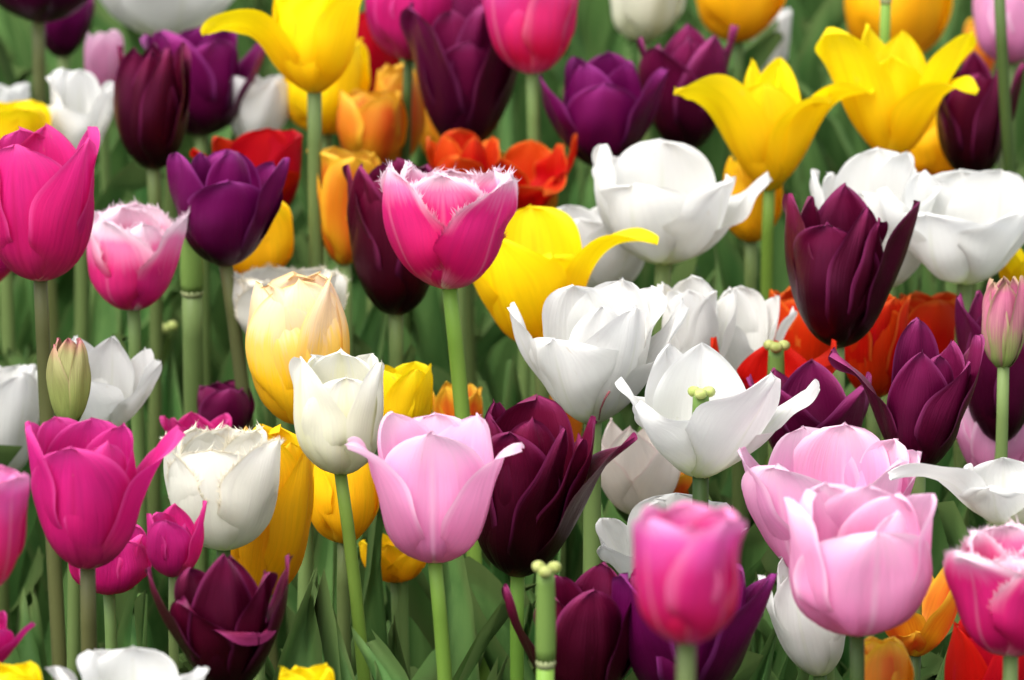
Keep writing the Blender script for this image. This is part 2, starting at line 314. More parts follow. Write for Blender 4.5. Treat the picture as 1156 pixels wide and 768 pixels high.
rg = np.random.RandomState(11)
LP = []
for i in range(1500):
    y = 1.75 + 4.6 * rg.rand() ** 1.25; x = rg.uniform(-1, 1) * (.34 + .085 * y + .12)
    L = rg.uniform(.22, .40)
    LP.append(leaf_arrays(x, y, rg.uniform(-.02, .04), L, rg.uniform(.010, .034), rg.uniform(0, 360), 1000 + i, nu=9, nv=5))
for i in range(320):                                             # slim leafless shoots among the blades
    y = 2.2 + 4.0 * rg.rand() ** 1.2; x = rg.uniform(-1, 1) * (.30 + .085 * y); h = rg.uniform(.22, .32)
    tp = np.array([x + rg.uniform(-.03, .03), y + rg.uniform(-.03, .03), h]); b0 = np.array([x, y, -.01])
    sv, sf = tube_arrays(bezier(b0, b0 + np.array([0, 0, h * .4]), tp - np.array([rg.uniform(-.02, .02), 0, h * .3]), tp, 7), np.linspace(.0042, .0026, 7), 6)
    LP.append((sv, sf, np.tile([.5, .5], (len(sv), 1)), np.full(len(sv), rg.uniform(.03, .1))))
V, f, u_, e_ = merge(LP)
o = link_mesh("tulip_foliage", V, f, LEAF, uv=u_, edge=e_); o['kind'] = 'stuff'; o['label'] = 'dense mass of upright green tulip leaves filling the bed'; o['category'] = 'foliage'

# ------------------------------------------------------------------ tulips
EGG = [88, 52, 16, 0, -14, -30]; TIGHT = [85, 40, 10, -4, -12, -20]
CUP = [88, 54, 16, 2, -6, -10]; GOB = [88, 50, 18, 7, 4, 6]; OPEN = [86, 58, 34, 22, 16, 14]
BOWL = [86, 68, 46, 28, 14, 4]; WIDE = [80, 70, 60, 52, 46, 42]; FLARE = [86, 48, 14, 6, 24, 62]
LILY = [76, 40, 16, 22, 62, 96]; TULIP = [86, 46, 16, 8, 10, 16]; CURL = [88, 52, 18, 10, 20, 85]
FRINGED = {'fringed', 'palefringed', 'whitefringed'}
def P(az, L=1., W=.40, H=CUP, tip='r', **k): return dict(az=az, L=L, W=W, H=H, tip=tip, **k)
def six(H=CUP, az0=0, W=.38, tip='r', L=1., Hin=None, jit=9, seed=1, **k):
    r = random.Random(seed * 77 + 5); out = []
    for i in range(3): out.append(P(az0 + 120 * i + r.uniform(-jit, jit), L * r.uniform(.95, 1.03), W * r.uniform(.95, 1.06), [h + r.uniform(-4, 4) for h in H], tip, **k))
    for i in range(3): out.append(P(az0 + 60 + 120 * i + r.uniform(-jit, jit), L * r.uniform(.95, 1.04), W * r.uniform(.9, 1.), [h + r.uniform(-4, 4) for h in (Hin or H)], tip, **{**k, 'inset': .86}))
    return out

GROUPS = {'magenta': 'magenta tulips', 'fringed': 'fringed pink tulips', 'palefringed': 'fringed pink tulips', 'roughpink': 'hot pink tulips', 'lightpink': 'light pink tulips',
          'white': 'white tulips', 'whitefringed': 'fringed white tulips', 'cream': 'cream tulips', 'yellow': 'yellow tulips', 'amber': 'yellow tulips', 'peach': 'yellow tulips',
          'maroon': 'dark maroon and plum tulips', 'plum': 'dark maroon and plum tulips', 'purple': 'purple tulips', 'red': 'red tulips', 'redorange': 'orange and red tulips', 'orange': 'orange and red tulips', 'blush': 'white tulips',
          'bud': 'closed green buds', 'pinkbud': 'closed green buds'}
COUNT = [0]
def rot(lean, nod):
    a, b = math.radians(lean), math.radians(nod)
    Ry = np.array([[math.cos(a), 0, math.sin(a)], [0, 1, 0], [-math.sin(a), 0, math.cos(a)]])
    Rx = np.array([[1, 0, 0], [0, math.cos(b), -math.sin(b)], [0, math.sin(b), math.cos(b)]])
    return Rx @ Ry

def add_pistil(root, B, Rm, h, rad):
    """green column and three-lobed stigma inside the cup"""
    ax = Rm @ np.array([0, 0, 1.])
    Pp = np.array([B + ax * h * t for t in np.linspace(.02, 1, 8)])
    V, f = tube_arrays(Pp - np.array(root.location), [rad * q for q in (.97, 1.03, 1.04, 1.03, 1.0, .97, .92, .86)], 10)
    ps = link_mesh("pistil", V, f, PIST, root)
    Vs, fs = [], []
    for q in range(3):
        a = q * 2.094 + .4
        c = Pp[-1] - np.array(root.location) + Rm @ np.array([math.cos(a) * rad * .95, math.sin(a) * rad * .95, rad * .35])
        n0 = len(Vs)
        for i in range(7):
            t = math.pi * i / 6
            for j in range(9):
                p_ = 2 * math.pi * j / 9
                Vs.append(c + Rm @ np.array([rad * (.72 + .10 * math.sin(3 * p_ + q)) * math.sin(t) * math.cos(p_), rad * (.72 + .10 * math.cos(4 * p_ + q)) * math.sin(t) * math.sin(p_), rad * .62 * math.cos(t)]))
        for i in range(6):
            for j in range(9): fs.append((n0 + i * 9 + j, n0 + i * 9 + (j + 1) % 9, n0 + (i + 1) * 9 + (j + 1) % 9, n0 + (i + 1) * 9 + j))
    link_mesh("stigma", np.array(Vs), fs, STIG, ps)
    return ps

def make_root(name, label, cat, group, B, d, drop):
    foot = np.array([B[0] - d[0] * drop, B[1] - d[1] * drop, 0.])
    root = bpy.data.objects.new(name, None); COL.objects.link(root); root.location = foot; root.empty_display_size = .02
    root['label'] = label; root['category'] = cat
    if group: root['group'] = group
    return root, foot

def stem_path(B, d, foot, n=18):
    r = random.Random(int(abs(B[0]) * 1e5)); w = np.array([r.uniform(-.018, .018), r.uniform(-.018, .018), 0])
    return bezier(foot, foot + np.array([0, 0, B[2] * .3]) + w * 1.5, B - d * B[2] * .35 - w * .35, B, n)

def add_leaves(root, foot, zB, seed, n):
    r = random.Random(seed)
    for i in range(n):
        az = r.uniform(0, 360); L = min(r.uniform(.22, .34), zB * .80)
        V, f, u_, e_ = leaf_arrays(0, 0, .02 + .05 * i, L, r.uniform(.016, .032), az, seed * 7 + i, nu=16, nv=7)
        link_mesh("leaf", V, f, LEAF, root, u_, e_)

def T(kind, box, petals, label, dd=0., lean=0., nod=-8., sx=0., stem='g', sw=17., pist=0, name='tulip', cat='tulip', zb=.42, pr=1., leaves=2, kmin=.62, kmax=1.6, group=None):
    COUNT[0] += 1; seed = COUNT[0] * 13
    x0, y0, x1, y1 = box
    D = plane_depth(y1 - 10, zb) + dd
    arrs = []
    for i, q in enumerate(petals):
        q = dict(q); fr = 260 if kind in FRINGED else 0
        q.setdefault('inset', 1. if i < 3 else .89); q.setdefault('spiral', .03)
        if kind in FRINGED: q.setdefault('wave', .02)
        if kind == 'white': q.setdefault('ruf', .024); q.setdefault('wave', .022); q.setdefault('crease', .004)
        q.setdefault('seed', seed + i)
        arrs.append(sheet(fringe=fr, **q))
    allV = np.vstack([a[0] for a in arrs])
    Rm = rot(lean, nod); s, kx = .06, 1.; B = at((x0 + x1) / 2, y1, D)
    for it in range(14):
        W3 = (Rm @ (allV * np.array([kx, kx, 1]) * s).T).T + B
        px = project(W3); a0, b0 = px.min(0); a1, b1 = px.max(0)
        rh = (y1 - y0) / (b1 - b0); rw = (x1 - x0) / (a1 - a0)
        s *= rh ** .8; kx = min(max(kx * (rw / rh) ** .8, kmin), kmax)
        B = B + np.array([((x0 + x1) / 2 - (a0 + a1) / 2) * D / F, 0, 0]) + UP * (((b0 + b1) / 2 - (y0 + y1) / 2) * D / F)
    d = np.array([-sx / 150., 0., 1.]); d = np.array([sx / -150., 0, 1.])
    root, foot = make_root(name, label, cat, group or GROUPS[kind], B, d, B[2] * .8)
    for i, (V, f, u_, e_) in enumerate(arrs):
        Wd = (Rm @ (V * np.array([kx, kx, 1]) * s).T).T + B
        link_mesh("petal", Wd - foot, f, M[kind], root, u_, e_)
    ax = Rm @ np.array([0, 0, 1.])
    path = stem_path(B + ax * .0015, d, foot); r = sw / 2 * D / F * 1.0
    V, f = tube_arrays(path - foot, np.linspace(r * 1.2, r * .93, len(path)) * (1 + .04 * np.sin(np.linspace(0, 9, len(path)) + seed)), 12)
    link_mesh("stem", V, f, SM[stem], root)
    if pist: add_pistil(root, B, Rm, pist * s, .05 * s * pr)
    add_leaves(root, foot, B[2], seed, leaves)
    return root

def spent(box, label, dd=0., sx=0, sw=17, stem='y', head=True, ring=0.):
    """a stem that has lost its petals: pistil and stigma on top of the stalk"""
    COUNT[0] += 1; x, y0, ys_ = box
    D = plane_depth(ys_, .42) + dd
    top = at(x, ys_, D); d = np.array([-sx / 150., 0, 1.])
    root, foot = make_root("spent_tulip", label, "spent tulip", "spent tulips without petals", top, d, top[2] * .8)
    path = stem_path(top, d, foot); r = sw / 2 * D / F
    V, f = tube_arrays(path - foot, np.linspace(r * 1.1, r, len(path)), 12); link_mesh("stem", V, f, SM[stem], root)
    h = (ys_ - y0) * D / F
    add_pistil(root, top, rot(0, 0), h, r * 1.12)
    Vr, fr = tube_arrays(np.array([top + np.array([0, 0, t]) for t in (-.002, 0, .002)]) - foot, [r * 1.04, r * 1.14, r * 1.03], 12)
    link_mesh("receptacle", Vr, fr, NODE, root)
    add_leaves(root, foot, top[2], COUNT[0] * 13, 2)
    return root

# ------------------------------------------------------------------ the bed, front rows first (boxes are the heads' extents in photo pixels)
# --- magenta
T('magenta', (28, 470, 210, 643), [P(-12, .90, .47, GOB, 'o'), P(88, 1.06, .36, [86, 48, 20, 18, 34, 48], 'p', curl=.1), P(-95, 1., .40, GOB, 'r'), P(178, 1., .42, CUP, 'r'), P(120, .98, .40, CUP), P(-140, 1., .40, GOB, 'r'), P(35, .92, .34, CUP, 'o')],
  'large magenta tulip with one petal flung out towards the white fringed tulip', dd=-.10, stem='b', sw=19)
T('magenta', (-14, 138, 113, 318), [P(-25, .93, .46, [88, 50, 12, 0, -2, -4], 'o'), P(60, .98, .42, [88, 52, 16, 6, 4, 8], 'p'), P(-100, .98, .40, CUP), P(175, 1.02, .44, CUP, 'p'), P(110, 1.02, .36, [88, 52, 18, 6, 4, 4], 'p'), P(-150, 1., .40, CUP)],
  'tall magenta tulip on a brown stem above the left white tulips', dd=-.22, stem='b', sw=17, sx=3)
T('magenta', (165, 565, 234, 652), [P(-15, .88, .40, CUP, 'o'), P(85, 1.08, .34, [84, 48, 16, 6, 2, 6], 'p'), P(-85, .92, .38, CUP, 'o'), P(180, 1, .4, CUP, 'p'), P(40, .8, .3, CUP, 'p'), P(-130, .9, .36)],
  'small magenta tulip below the fringed white tulip', dd=-.02, sw=12)
T('magenta', (-62, 686, 40, 756), [P(70, 1.05, .34, [86, 55, 34, 34, 36, 38], 'o'), P(-40, .9, .4, OPEN), P(20, .9, .4, OPEN), P(180, 1, .4, CUP), P(120, 1, .38), P(-110, 1, .4)],
  'magenta tulip cut off by the bottom left corner', dd=-.08, sw=16)
T('magenta', (75, 590, 174, 672), six(CUP, 20, seed=5), 'dull magenta tulip hidden behind the stem of the large magenta tulip', dd=.16, sw=15)
T('magenta', (180, 464, 262, 530), six(GOB, 10, seed=6, W=.36, tip='p'), 'magenta tulip peeping out above the fringed white tulip', dd=.20, sw=14)
T('magenta', (-70, 200, 26, 326), six(CUP, 10, seed=7), 'magenta tulip at left edge behind the tall magenta tulip', dd=.06, stem='b', sw=20, sx=-8)
T('magenta', (412, -62, 518, 68), six(EGG, 25, W=.44, seed=8), 'rounded magenta tulip at the top edge on a thin stem', dd=-.18, sw=12, stem='d', sx=-4)
# --- hot pink, blurred
T('roughpink', (537, -50, 659, 84), [P(-55, 1, .44, TULIP, 'o'), P(58, 1, .44, TULIP, 'o'), P(180, 1, .42), P(0, .95, .36, GOB), P(118, 1, .4, TULIP), P(-118, 1, .4, TULIP)], 'hot pink tulip with pale streaks at the top edge', dd=-.22, sw=17, sx=3)
T('roughpink', (714, 565, 843, 728), [P(-48, .98, .46, [88, 50, 14, 2, 2, 2], 'o'), P(48, .98, .46, [88, 50, 14, 3, 3, 4], 'o'), P(180, 1, .42), P(0, .95, .34, CUP), P(118, 1, .4), P(-118, 1, .4)], 'hot pink tulip blurred by closeness in front of the purple ones', dd=-.40, sw=22, zb=.44)
T('roughpink', (-75, 520, 34, 668), six(TULIP, 40, seed=9, W=.43), 'hot pink tulip cut by the left edge beside the large magenta one', dd=-.22, sw=18)
# --- fringed pink
T('fringed', (422, 178, 590, 327), [P(-66, 1.02, .38, [86, 50, 20, 10, 2, 0], 'p'), P(52, .98, .45, [86, 52, 22, 16, 14, 14], 'p', spiral=.06), P(178, .98, .42, GOB), P(-8, .95, .40, [86, 50, 16, 4, 0, 0], 'o', groove=.035, inset=.86), P(116, .98, .34, [86, 50, 18, 8, 6, 6], 'o', inset=.82), P(-122, 1.02, .36, [86, 50, 16, 4, 2, 2], 'o', inset=.82)],
  'fringed deep pink tulip with white frayed rim in the centre', dd=-.22, nod=-14, sx=13, sw=18, stem='y')
T('palefringed', (87, 220, 217, 351), [P(-40, .94, .44, [88, 54, 16, 2, -2, -2], 'o'), P(72, .99, .40, [86, 50, 18, 12, 14, 20], 'p'), P(-110, .96, .42, GOB), P(180, 1, .42, GOB), P(20, .90, .36, CUP, 'o', inset=.84), P(-160, 1, .4, CUP, inset=.84)],
  'pale pink fringed tulip beside the tall magenta tulip', sw=15, sx=2)
T('fringed', (1059, 578, 1215, 742), [P(-50, .98, .44, [86, 50, 18, 10, 14, 30], 'o'), P(45, .96, .46, GOB, 'o'), P(178, 1.04, .46, GOB), P(-5, .92, .40, CUP, inset=.86), P(112, 1., .36, CUP, inset=.84), P(-122, 1.04, .40, CUP, inset=.84)],
  'fringed pink tulip at the right edge above the red one', dd=-.08, sw=18)
# --- light pink
T('lightpink', (389, 464, 592, 636), [P(-72, 1.02, .38, [88, 54, 20, 12, 14, 96], 'p', spiral=-.01), P(70, 1.02, .38, [88, 54, 22, 14, 16, 96], 'p', spiral=.01), P(180, 1.0, .42, GOB), P(-2, 1.0, .48, [88, 52, 18, 5, 0, -4], 'o', groove=.045), P(128, 1.02, .44, GOB, 'o'), P(-128, 1.04, .44, GOB, 'o')],
  'light pink tulip with two outcurled tips before the dark maroon tulip', dd=-.05, sw=17, sx=10, stem='y')
T('lightpink', (884, 544, 1058, 719), [P(12, .84, .46, [88, 60, 17, 3, 1, 0], 'r', inset=1.12, spiral=0), P(-80, 1.0, .36, [88, 56, 14, 2, 2, 0], 'r', spiral=-.02), P(98, 1.0, .36, [88, 56, 16, 3, 2, 0], 'r', spiral=.02), P(-150, 1.02, .36, CUP, 'r'), P(165, 1., .36, CUP, 'r'), P(130, .97, .32, [88, 56, 16, 2, -4, -12], 'r', inset=.84), P(-120, 1., .32, CUP, inset=.84), P(42, .93, .24, CUP, 'r', inset=.86)],
  'rounded light pink tulip standing foremost of the light pink pair at right', dd=-.10, sw=18, stem='d')
T('lightpink', (832, 475, 1041, 660), [P(-48, .90, .42, [86, 54, 26, 16, 10, 2], 'r', inset=1.03, tw=.2), P(58, .94, .40, [86, 56, 28, 16, 8, 2], 'r'), P(-96, .98, .40, [86, 56, 30, 20, 14, 10], 'r'), P(-160, 1.03, .36, [86, 56, 24, 10, 4, 6], 'r'), P(165, 1.05, .36, [86, 56, 24, 10, 6, 8], 'r'), P(120, 1.0, .28, [86, 56, 30, 18, 10, 8], 'r'), P(96, .98, .26, [86, 56, 32, 26, 20, 14], 'r')],
  'wider light pink tulip behind the rounded light pink one', dd=.06, sw=17)
T('lightpink', (1068, 438, 1176, 545), six(OPEN, 15, seed=12), 'pink tulip mostly hidden behind the white arching petals at right', dd=.22, sw=15)
T('lightpink', (1098, -40, 1190, 72), six(EGG, 30, seed=13, W=.42), 'dull pink tulip blurred in the top right corner', dd=.0, sw=15)
T('lightpink', (95, 32, 141, 106), six(EGG, 30, seed=14, W=.42), 'small pink tulip blurred behind the dark maroon one at left', dd=.10, sw=12)
# --- white
wide_white = T('white', (572, 312, 778, 480), [P(-38, .82, .56, [84, 70, 52, 36, 24, 16], 'r', inset=1.04), P(46, .94, .50, [84, 62, 38, 22, 10, 2], 'r'), P(-86, 1.04, .28, [82, 62, 48, 40, 30, 20], 'o'), P(150, 1.06, .46, [84, 60, 38, 20, 14, 14], 'r'), P(90, 1.16, .34, [82, 62, 50, 46, 42, 38], 's'), P(-160, 1.02, .50, [84, 62, 40, 22, 12, 8], 'r'), P(112, 1.06, .42, [84, 58, 40, 30, 22, 18], 'r'), P(12, .92, .36, [84, 62, 34, 14, 4, 0], 'o', inset=.78)],
  'wide white tulip with a torn red nick, below the yellow one', dd=-.02, sw=22, pist=.4)
T('white', (694, 386, 926, 541), [P(-62, .80, .44, [80, 62, 54, 44, 36, 30], 'p'), P(44, 1.10, .56, [82, 64, 46, 36, 32, 40], 'p'), P(-104, .92, .36, [82, 56, 44, 40, 40, 40], 'p'), P(96, 1.22, .32, [80, 64, 58, 56, 58, 64], 's'), P(178, 1.02, .54, [84, 60, 30, 12, 4, 0], 'p'), P(-150, 1.04, .46, [84, 60, 36, 20, 12, 14], 'p')],
  'wide open white tulip showing a greenish stigma between its petals', dd=-.05, sw=20, pist=.52, pr=1.15, stem='d')
T('white', (668, 156, 872, 300), [P(-30, .84, .54, [84, 70, 42, 24, 12, 6], 'r'), P(58, .90, .46, [84, 68, 44, 26, 16, 20], 'r'), P(-72, 1.08, .22, [84, 60, 34, 14, 0, -4], 'o'), P(180, 1.04, .5, [84, 60, 34, 14, 4, 0]), P(98, 1.08, .34, [82, 66, 54, 46, 46, 56], 'p'), P(-135, 1., .5, BOWL)],
  'white tulip below the yellow starry tulip, one narrow petal erect', sw=20, pist=.4)
T('white', (606, 224, 742, 335), six(BOWL, 30, seed=21, W=.5), 'white tulip behind the yellow one with the arching petal', dd=.10, sw=17)
T('white', (750, 310, 824, 440), [P(-10, .96, .44, [84, 50, 20, 6, -4, -14]), P(110, .98, .44, OPEN), P(-110, .98, .44, GOB), P(180, 1.04, .48, CUP), P(50, .95, .4, GOB), P(-50, .95, .4, CUP)],
  'egg shaped white tulip behind the two wide white tulips', dd=.08, sw=17)
T('white', (796, 322, 892, 440), [P(-40, .88, .44, BOWL), P(70, 1.02, .40, [84, 64, 44, 36, 30, 34]), P(-100, .96, .4, OPEN), P(180, 1., .48, GOB), P(110, 1., .4, OPEN), P(-150, 1., .4)],
  'white tulip tucked behind the red tulip with the green stigma', dd=.12, sw=17)
T('white', (914, 166, 1064, 330), [P(-20, .9, .54, BOWL), P(-88, 1.0, .26, [84, 66, 44, 26, 10, 0], 'o'), P(70, .92, .46, BOWL), P(175, 1.04, .56, [84, 58, 30, 10, 0, -4]), P(110, 1., .44), P(-130, .98, .44, BOWL)],
  'white tulip right behind the tall dark maroon tulip', dd=.02, sw=18)
T('white', (990, 190, 1182, 322), [P(-40, .84, .58, [84, 72, 50, 30, 18, 10], 'r', wave=.03), P(50, .86, .56, [84, 72, 50, 30, 18, 10], 'r', wave=.03), P(-95, 1.02, .44, [84, 66, 48, 34, 24, 20]), P(180, 1.06, .5, [84, 66, 40, 20, 12, 10], wave=.03), P(105, 1.02, .46, [84, 66, 46, 34, 28, 24]), P(-140, 1.02, .46, OPEN, wave=.03), P(140, 1.04, .4, OPEN, wave=.03)],
  'large frilled white tulip at the right edge under the maroon one', dd=-.03, sw=18)
T('white', (1002, 452, 1230, 594), [P(-74, 1.16, .32, [80, 48, 34, 58, 84, 108], 'p', tw=.4), P(60, 1.42, .34, [84, 52, 26, 14, 12, 14], 'p'), P(-20, .66, .40, [84, 60, 44, 36, 36, 46], 'p'), P(178, .70, .4, OPEN, 'o'), P(105, .92, .36, OPEN, 'p'), P(-120, .66, .36, OPEN, 'p')],
  'white tulip at the right edge with a long petal arching left', dd=-.06, sw=17)
T('white', (44, 378, 183, 492), [P(-20, .84, .5, BOWL), P(75, 1., .42, [84, 62, 40, 30, 26, 22], 'p'), P(-85, .98, .44, OPEN), P(160, 1.04, .42, GOB, 'p'), P(112, 1.02, .38, OPEN, 'p'), P(-140, 1.05, .44, GOB, 'p')],
  'white tulip behind the green bud at left', dd=.12, sw=17)
T('white', (-50, 404, 46, 545), six(GOB, 35, seed=25, W=.44), 'white tulip cut by the left edge behind the brown stem', dd=.34, sw=17)
T('white', (50, 728, 236, 860), [P(-15, .88, .54, BOWL), P(80, 1., .44, OPEN), P(-85, 1., .44, OPEN), P(180, 1., .5, GOB), P(50, .98, .44, OPEN), P(-130, 1., .46, GOB)],
  'white tulip rising from the bottom edge at left', dd=-.02, sw=17)
T('white', (855, 624, 957, 764), [P(-20, .98, .5, [86, 54, 24, 10, -2, -10], 'p'), P(80, .95, .44, GOB), P(-88, .95, .34, [84, 54, 30, 18, 6, 0], 'p'), P(180, 1, .48, CUP), P(120, .96, .4), P(-130, 1.02, .44)],
  'white tulip leaning behind the rounded light pink tulip', dd=.16, lean=-8, sw=17, stem='d')
T('white', (672, 556, 844, 672), [P(-60, .84, .40, [84, 64, 50, 42, 36, 34], 'p'), P(60, .9, .44, OPEN), P(-110, .95, .42, BOWL), P(178, 1.04, .52, GOB), P(110, 1, .46, GOB), P(-150, 1., .44)],
  'white tulip behind the blurred hot pink tulip', dd=.14, sw=17)
T('blush', (676, 470, 764, 585), six(BOWL, 45, seed=27, W=.46, tip='p'), 'blush tinted white tulip between dark maroon and open white', dd=.22, sw=16)
T('white', (246, 78, 334, 170), six(OPEN, 20, seed=28, W=.46), 'blurred white tulip behind the pale yellow ones at top left', dd=.10, sw=16)
T('white', (46, 76, 132, 184), [P(-30, .84, .46, BOWL), P(70, .95, .44, OPEN), P(-90, 1., .4, GOB), P(180, 1.04, .4, GOB), P(110, 1, .4, OPEN), P(-140, 1.06, .42, GOB)],
  'blurred cream white tulip beside the brown stem at top left', dd=.06, sw=16)
T('white', (95, -70, 280, 46), six(BOWL, 15, seed=29, W=.5), 'big white tulip blurred at the top edge', dd=.10, sw=17)
T('white', (845, 6, 893, 92), six(TULIP, 35, seed=30, W=.42), 'narrow white tulip blurred behind the yellow at the top edge', dd=.22, sw=14)
T('white', (1085, 100, 1140, 172), six(TULIP, 35, seed=31, W=.42), 'faint white tulip behind the maroon one at top right', dd=.28, sw=14)
T('white', (-30, 92, 34, 160), six(OPEN, 15, seed=33, W=.44), 'dim white tulip at left edge above the tall magenta', dd=.14, sw=14)
T('white', (1112, 380, 1190, 480), six(OPEN, 20, seed=34, W=.46), 'white tulip at right edge behind the stem of the pink tipped bud', dd=.3, sw=15)
T('cream', (326, 392, 434, 536), [P(-62, 1., .42, [88, 48, 14, 4, 2, -2], 'p'), P(12, .86, .46, [88, 50, 16, 2, -4, -8], 'o'), P(75, .96, .42, [88, 50, 16, 4, 0, -6], 'o'), P(180, 1.02, .46, EGG), P(120, 1, .42, CUP), P(-130, .98, .42, CUP)],
  'upright cream tulip beside the yellow petals in the centre', dd=-.10, sx=15, sw=15, stem='y')
T('cream', (687, -60, 774, 48), six(EGG, 20, W=.45, seed=35), 'round cream tulip at the top edge', dd=.12, sw=14)
T('whitefringed', (177, 470, 324, 622), [P(-10, .90, .54, [88, 60, 24, 8, -2, -8], 'r'), P(66, .97, .48, [88, 58, 24, 10, 4, 4]), P(-88, .97, .44, [88, 58, 26, 10, 0, -6]), P(178, 1.0, .5, CUP), P(118, 1., .44, CUP), P(-130, 1, .46, CUP)],
  'full fringed white tulip next to the large magenta tulip', nod=-13, sw=17, stem='d')
T('whitefringed', (246, 294, 398, 402), six([88, 56, 30, 16, 10, 12], 15, seed=37, W=.48), 'fringed white tulip behind the peach yellow one', dd=.10, sw=17)
# --- yellow
T('yellow', (516, 230, 744, 394), [P(-42, .98, .52, [86, 56, 30, 20, 10, 4], 'o'), P(78, 1.22, .36, [82, 40, 22, 40, 84, 112], 'p', tw=-.15), P(-95, .86, .42, [84, 60, 40, 30, 20, 10]), P(178, 1.02, .50, GOB), P(20, .80, .44, [86, 56, 28, 20, 24, 30], 'o'), P(-130, 1.04, .5, GOB)],
  'yellow tulip with one petal arching over the white tulip', dd=.05, lean=-5, sw=18)
T('yellow', (760, 64, 988, 216), [P(-72, 1.18, .40, [72, 42, 26, 34, 72, 92], 'p', tw=.4), P(76, 1.22, .34, [72, 42, 24, 36, 78, 94], 'p', tw=-.4), P(-14, .86, .40, [76, 44, 14, 4, 0, 4], 'o'), P(160, 1.0, .34, [72, 40, 10, 4, 2, 2], 'p'), P(52, 1.02, .34, [74, 44, 24, 22, 60, 100], 'p'), P(-150, .98, .32, [72, 40, 10, 6, 4, 2], 's'), P(20, .96, .2, [72, 40, 10, 2, -2, 2], 's', inset=.6)],
  'yellow starry tulip with petals spread left above the white tulip', dd=-.04, sw=15, stem='y')
T('yellow', (920, 26, 1105, 182), [P(-62, 1.14, .40, [76, 48, 28, 26, 30, 46], 'o', curl=.12, tw=.3), P(74, 1.12, .34, [76, 48, 32, 30, 34, 46], 'o', tw=-.45), P(56, 1.08, .42, [78, 52, 34, 44, 80, 118], 's'), P(-8, .82, .46, [76, 46, 20, 10, 14, 26], 'p'), P(-140, 1., .4, [76, 46, 20, 10, 4, 0], 'p'), P(160, .95, .4, [76, 46, 20, 10, 4, 0], 'p')],
  'yellow starry tulip with two raised petals at upper right', dd=-.10, sw=16)
T('yellow', (226, -40, 418, 106), [P(-80, 1.12, .34, [76, 48, 34, 56, 92, 112], 'o', tw=.35), P(70, 1.02, .42, [78, 48, 20, 10, 16, 28], 'o'), P(-28, .86, .46, [80, 48, 14, 2, 2, 6], 'o'), P(180, 1.06, .46, GOB), P(30, .90, .44, [80, 48, 16, 4, 4, 8], 'o'), P(-140, 1., .44, GOB)],
  'large yellow tulip at the top edge with a petal drooping left', dd=-.30, sw=18)
T('yellow', (318, 40, 418, 152), six(CUP, 25, seed=41, W=.44), 'yellow tulip directly behind the large yellow one at top', dd=.06, sw=16)
T('yellow', (416, 408, 490, 500), [P(35, 1., .44, CUP, 'o'), P(-50, 1., .44, CUP), P(150, 1, .44), P(-120, 1, .44), P(90, 1, .4, GOB), P(-10, .94, .4, CUP)], 'small yellow tulip half hidden behind the cream tulip', dd=.08, sw=15)
T('amber', (252, 478, 357, 674), [P(-25, .98, .46, [86, 44, 12, 2, -4, -10], 'o'), P(70, .98, .42, EGG, 'o'), P(-100, .98, .42, EGG), P(180, 1, .44, EGG), P(25, .97, .4, EGG), P(-140, 1, .42, EGG)],
  'tall golden yellow tulip behind the fringed white tulip', dd=.12, lean=8, sw=17)
T('amber', (346, 490, 430, 614), six(EGG, 20, seed=43, W=.46), 'golden yellow tulip between cream and light pink tulips', dd=.14, sw=16)
T('amber', (402, 600, 486, 658), six(GOB, 50, seed=44, W=.40, tip='p'), 'low orange yellow tulip under the light pink one', dd=.30, sw=15)
T('peach', (277, 306, 395, 480), [P(12, .98, .54, [88, 46, 12, 0, -12, -26], 'o'), P(-70, .96, .46, [88, 46, 12, 0, -12, -26], 'o'), P(78, .96, .46, [88, 46, 12, 0, -10, -24], 'o'), P(180, 1, .46, EGG), P(-40, .99, .42, EGG), P(130, 1, .42, EGG)],
  'closed peach and yellow tulip in front of fringed white', dd=-.03, sw=18, lean=-4)
T('amber', (785, -80, 891, 48), six(EGG, 20, seed=46, W=.45), 'golden yellow tulip at the top edge above the starry one', dd=.02, sw=13, stem='d')
T('amber', (953, -70, 1076, 74), six(EGG, 25, seed=47, W=.45), 'golden yellow tulip blurred behind the raised starry petals', dd=.08, sw=15)
T('amber', (816, 176, 884, 274), six(EGG, 20, seed=48, W=.45), 'golden tulip below the starry tulip with spread petals', dd=.10, sw=15)
T('amber', (244, 222, 332, 322), six(CUP, 20, seed=49, W=.45), 'yellow tulip behind the purple tulip at left', dd=.12, sw=16)
T('yellow', (-50, 112, 58, 200), six(GOB, 20, seed=50, W=.45), 'yellow tulip behind the head of the tall magenta tulip', dd=.06, sw=16)
T('yellow', (-30, 746, 50, 850), six(CUP, 20, seed=51, W=.45), 'yellow tulip at bottom left corner beside the white one', dd=-.08, sw=16)
T('yellow', (312, 748, 380, 850), six(CUP, 20, seed=52, W=.45), 'yellow tulip just rising over the bottom edge', dd=.0, sw=16)
T('yellow', (1120, 268, 1192, 350), six(OPEN, 20, seed=53, W=.42, tip='p'), 'yellow tulip at the right edge below the frilled white one', dd=.06, sw=15)
T('amber', (1000, 120, 1100, 208), six(CUP, 50, seed=54, W=.42), 'golden tulip in the shade under the starry tulip', dd=.10, sw=15)
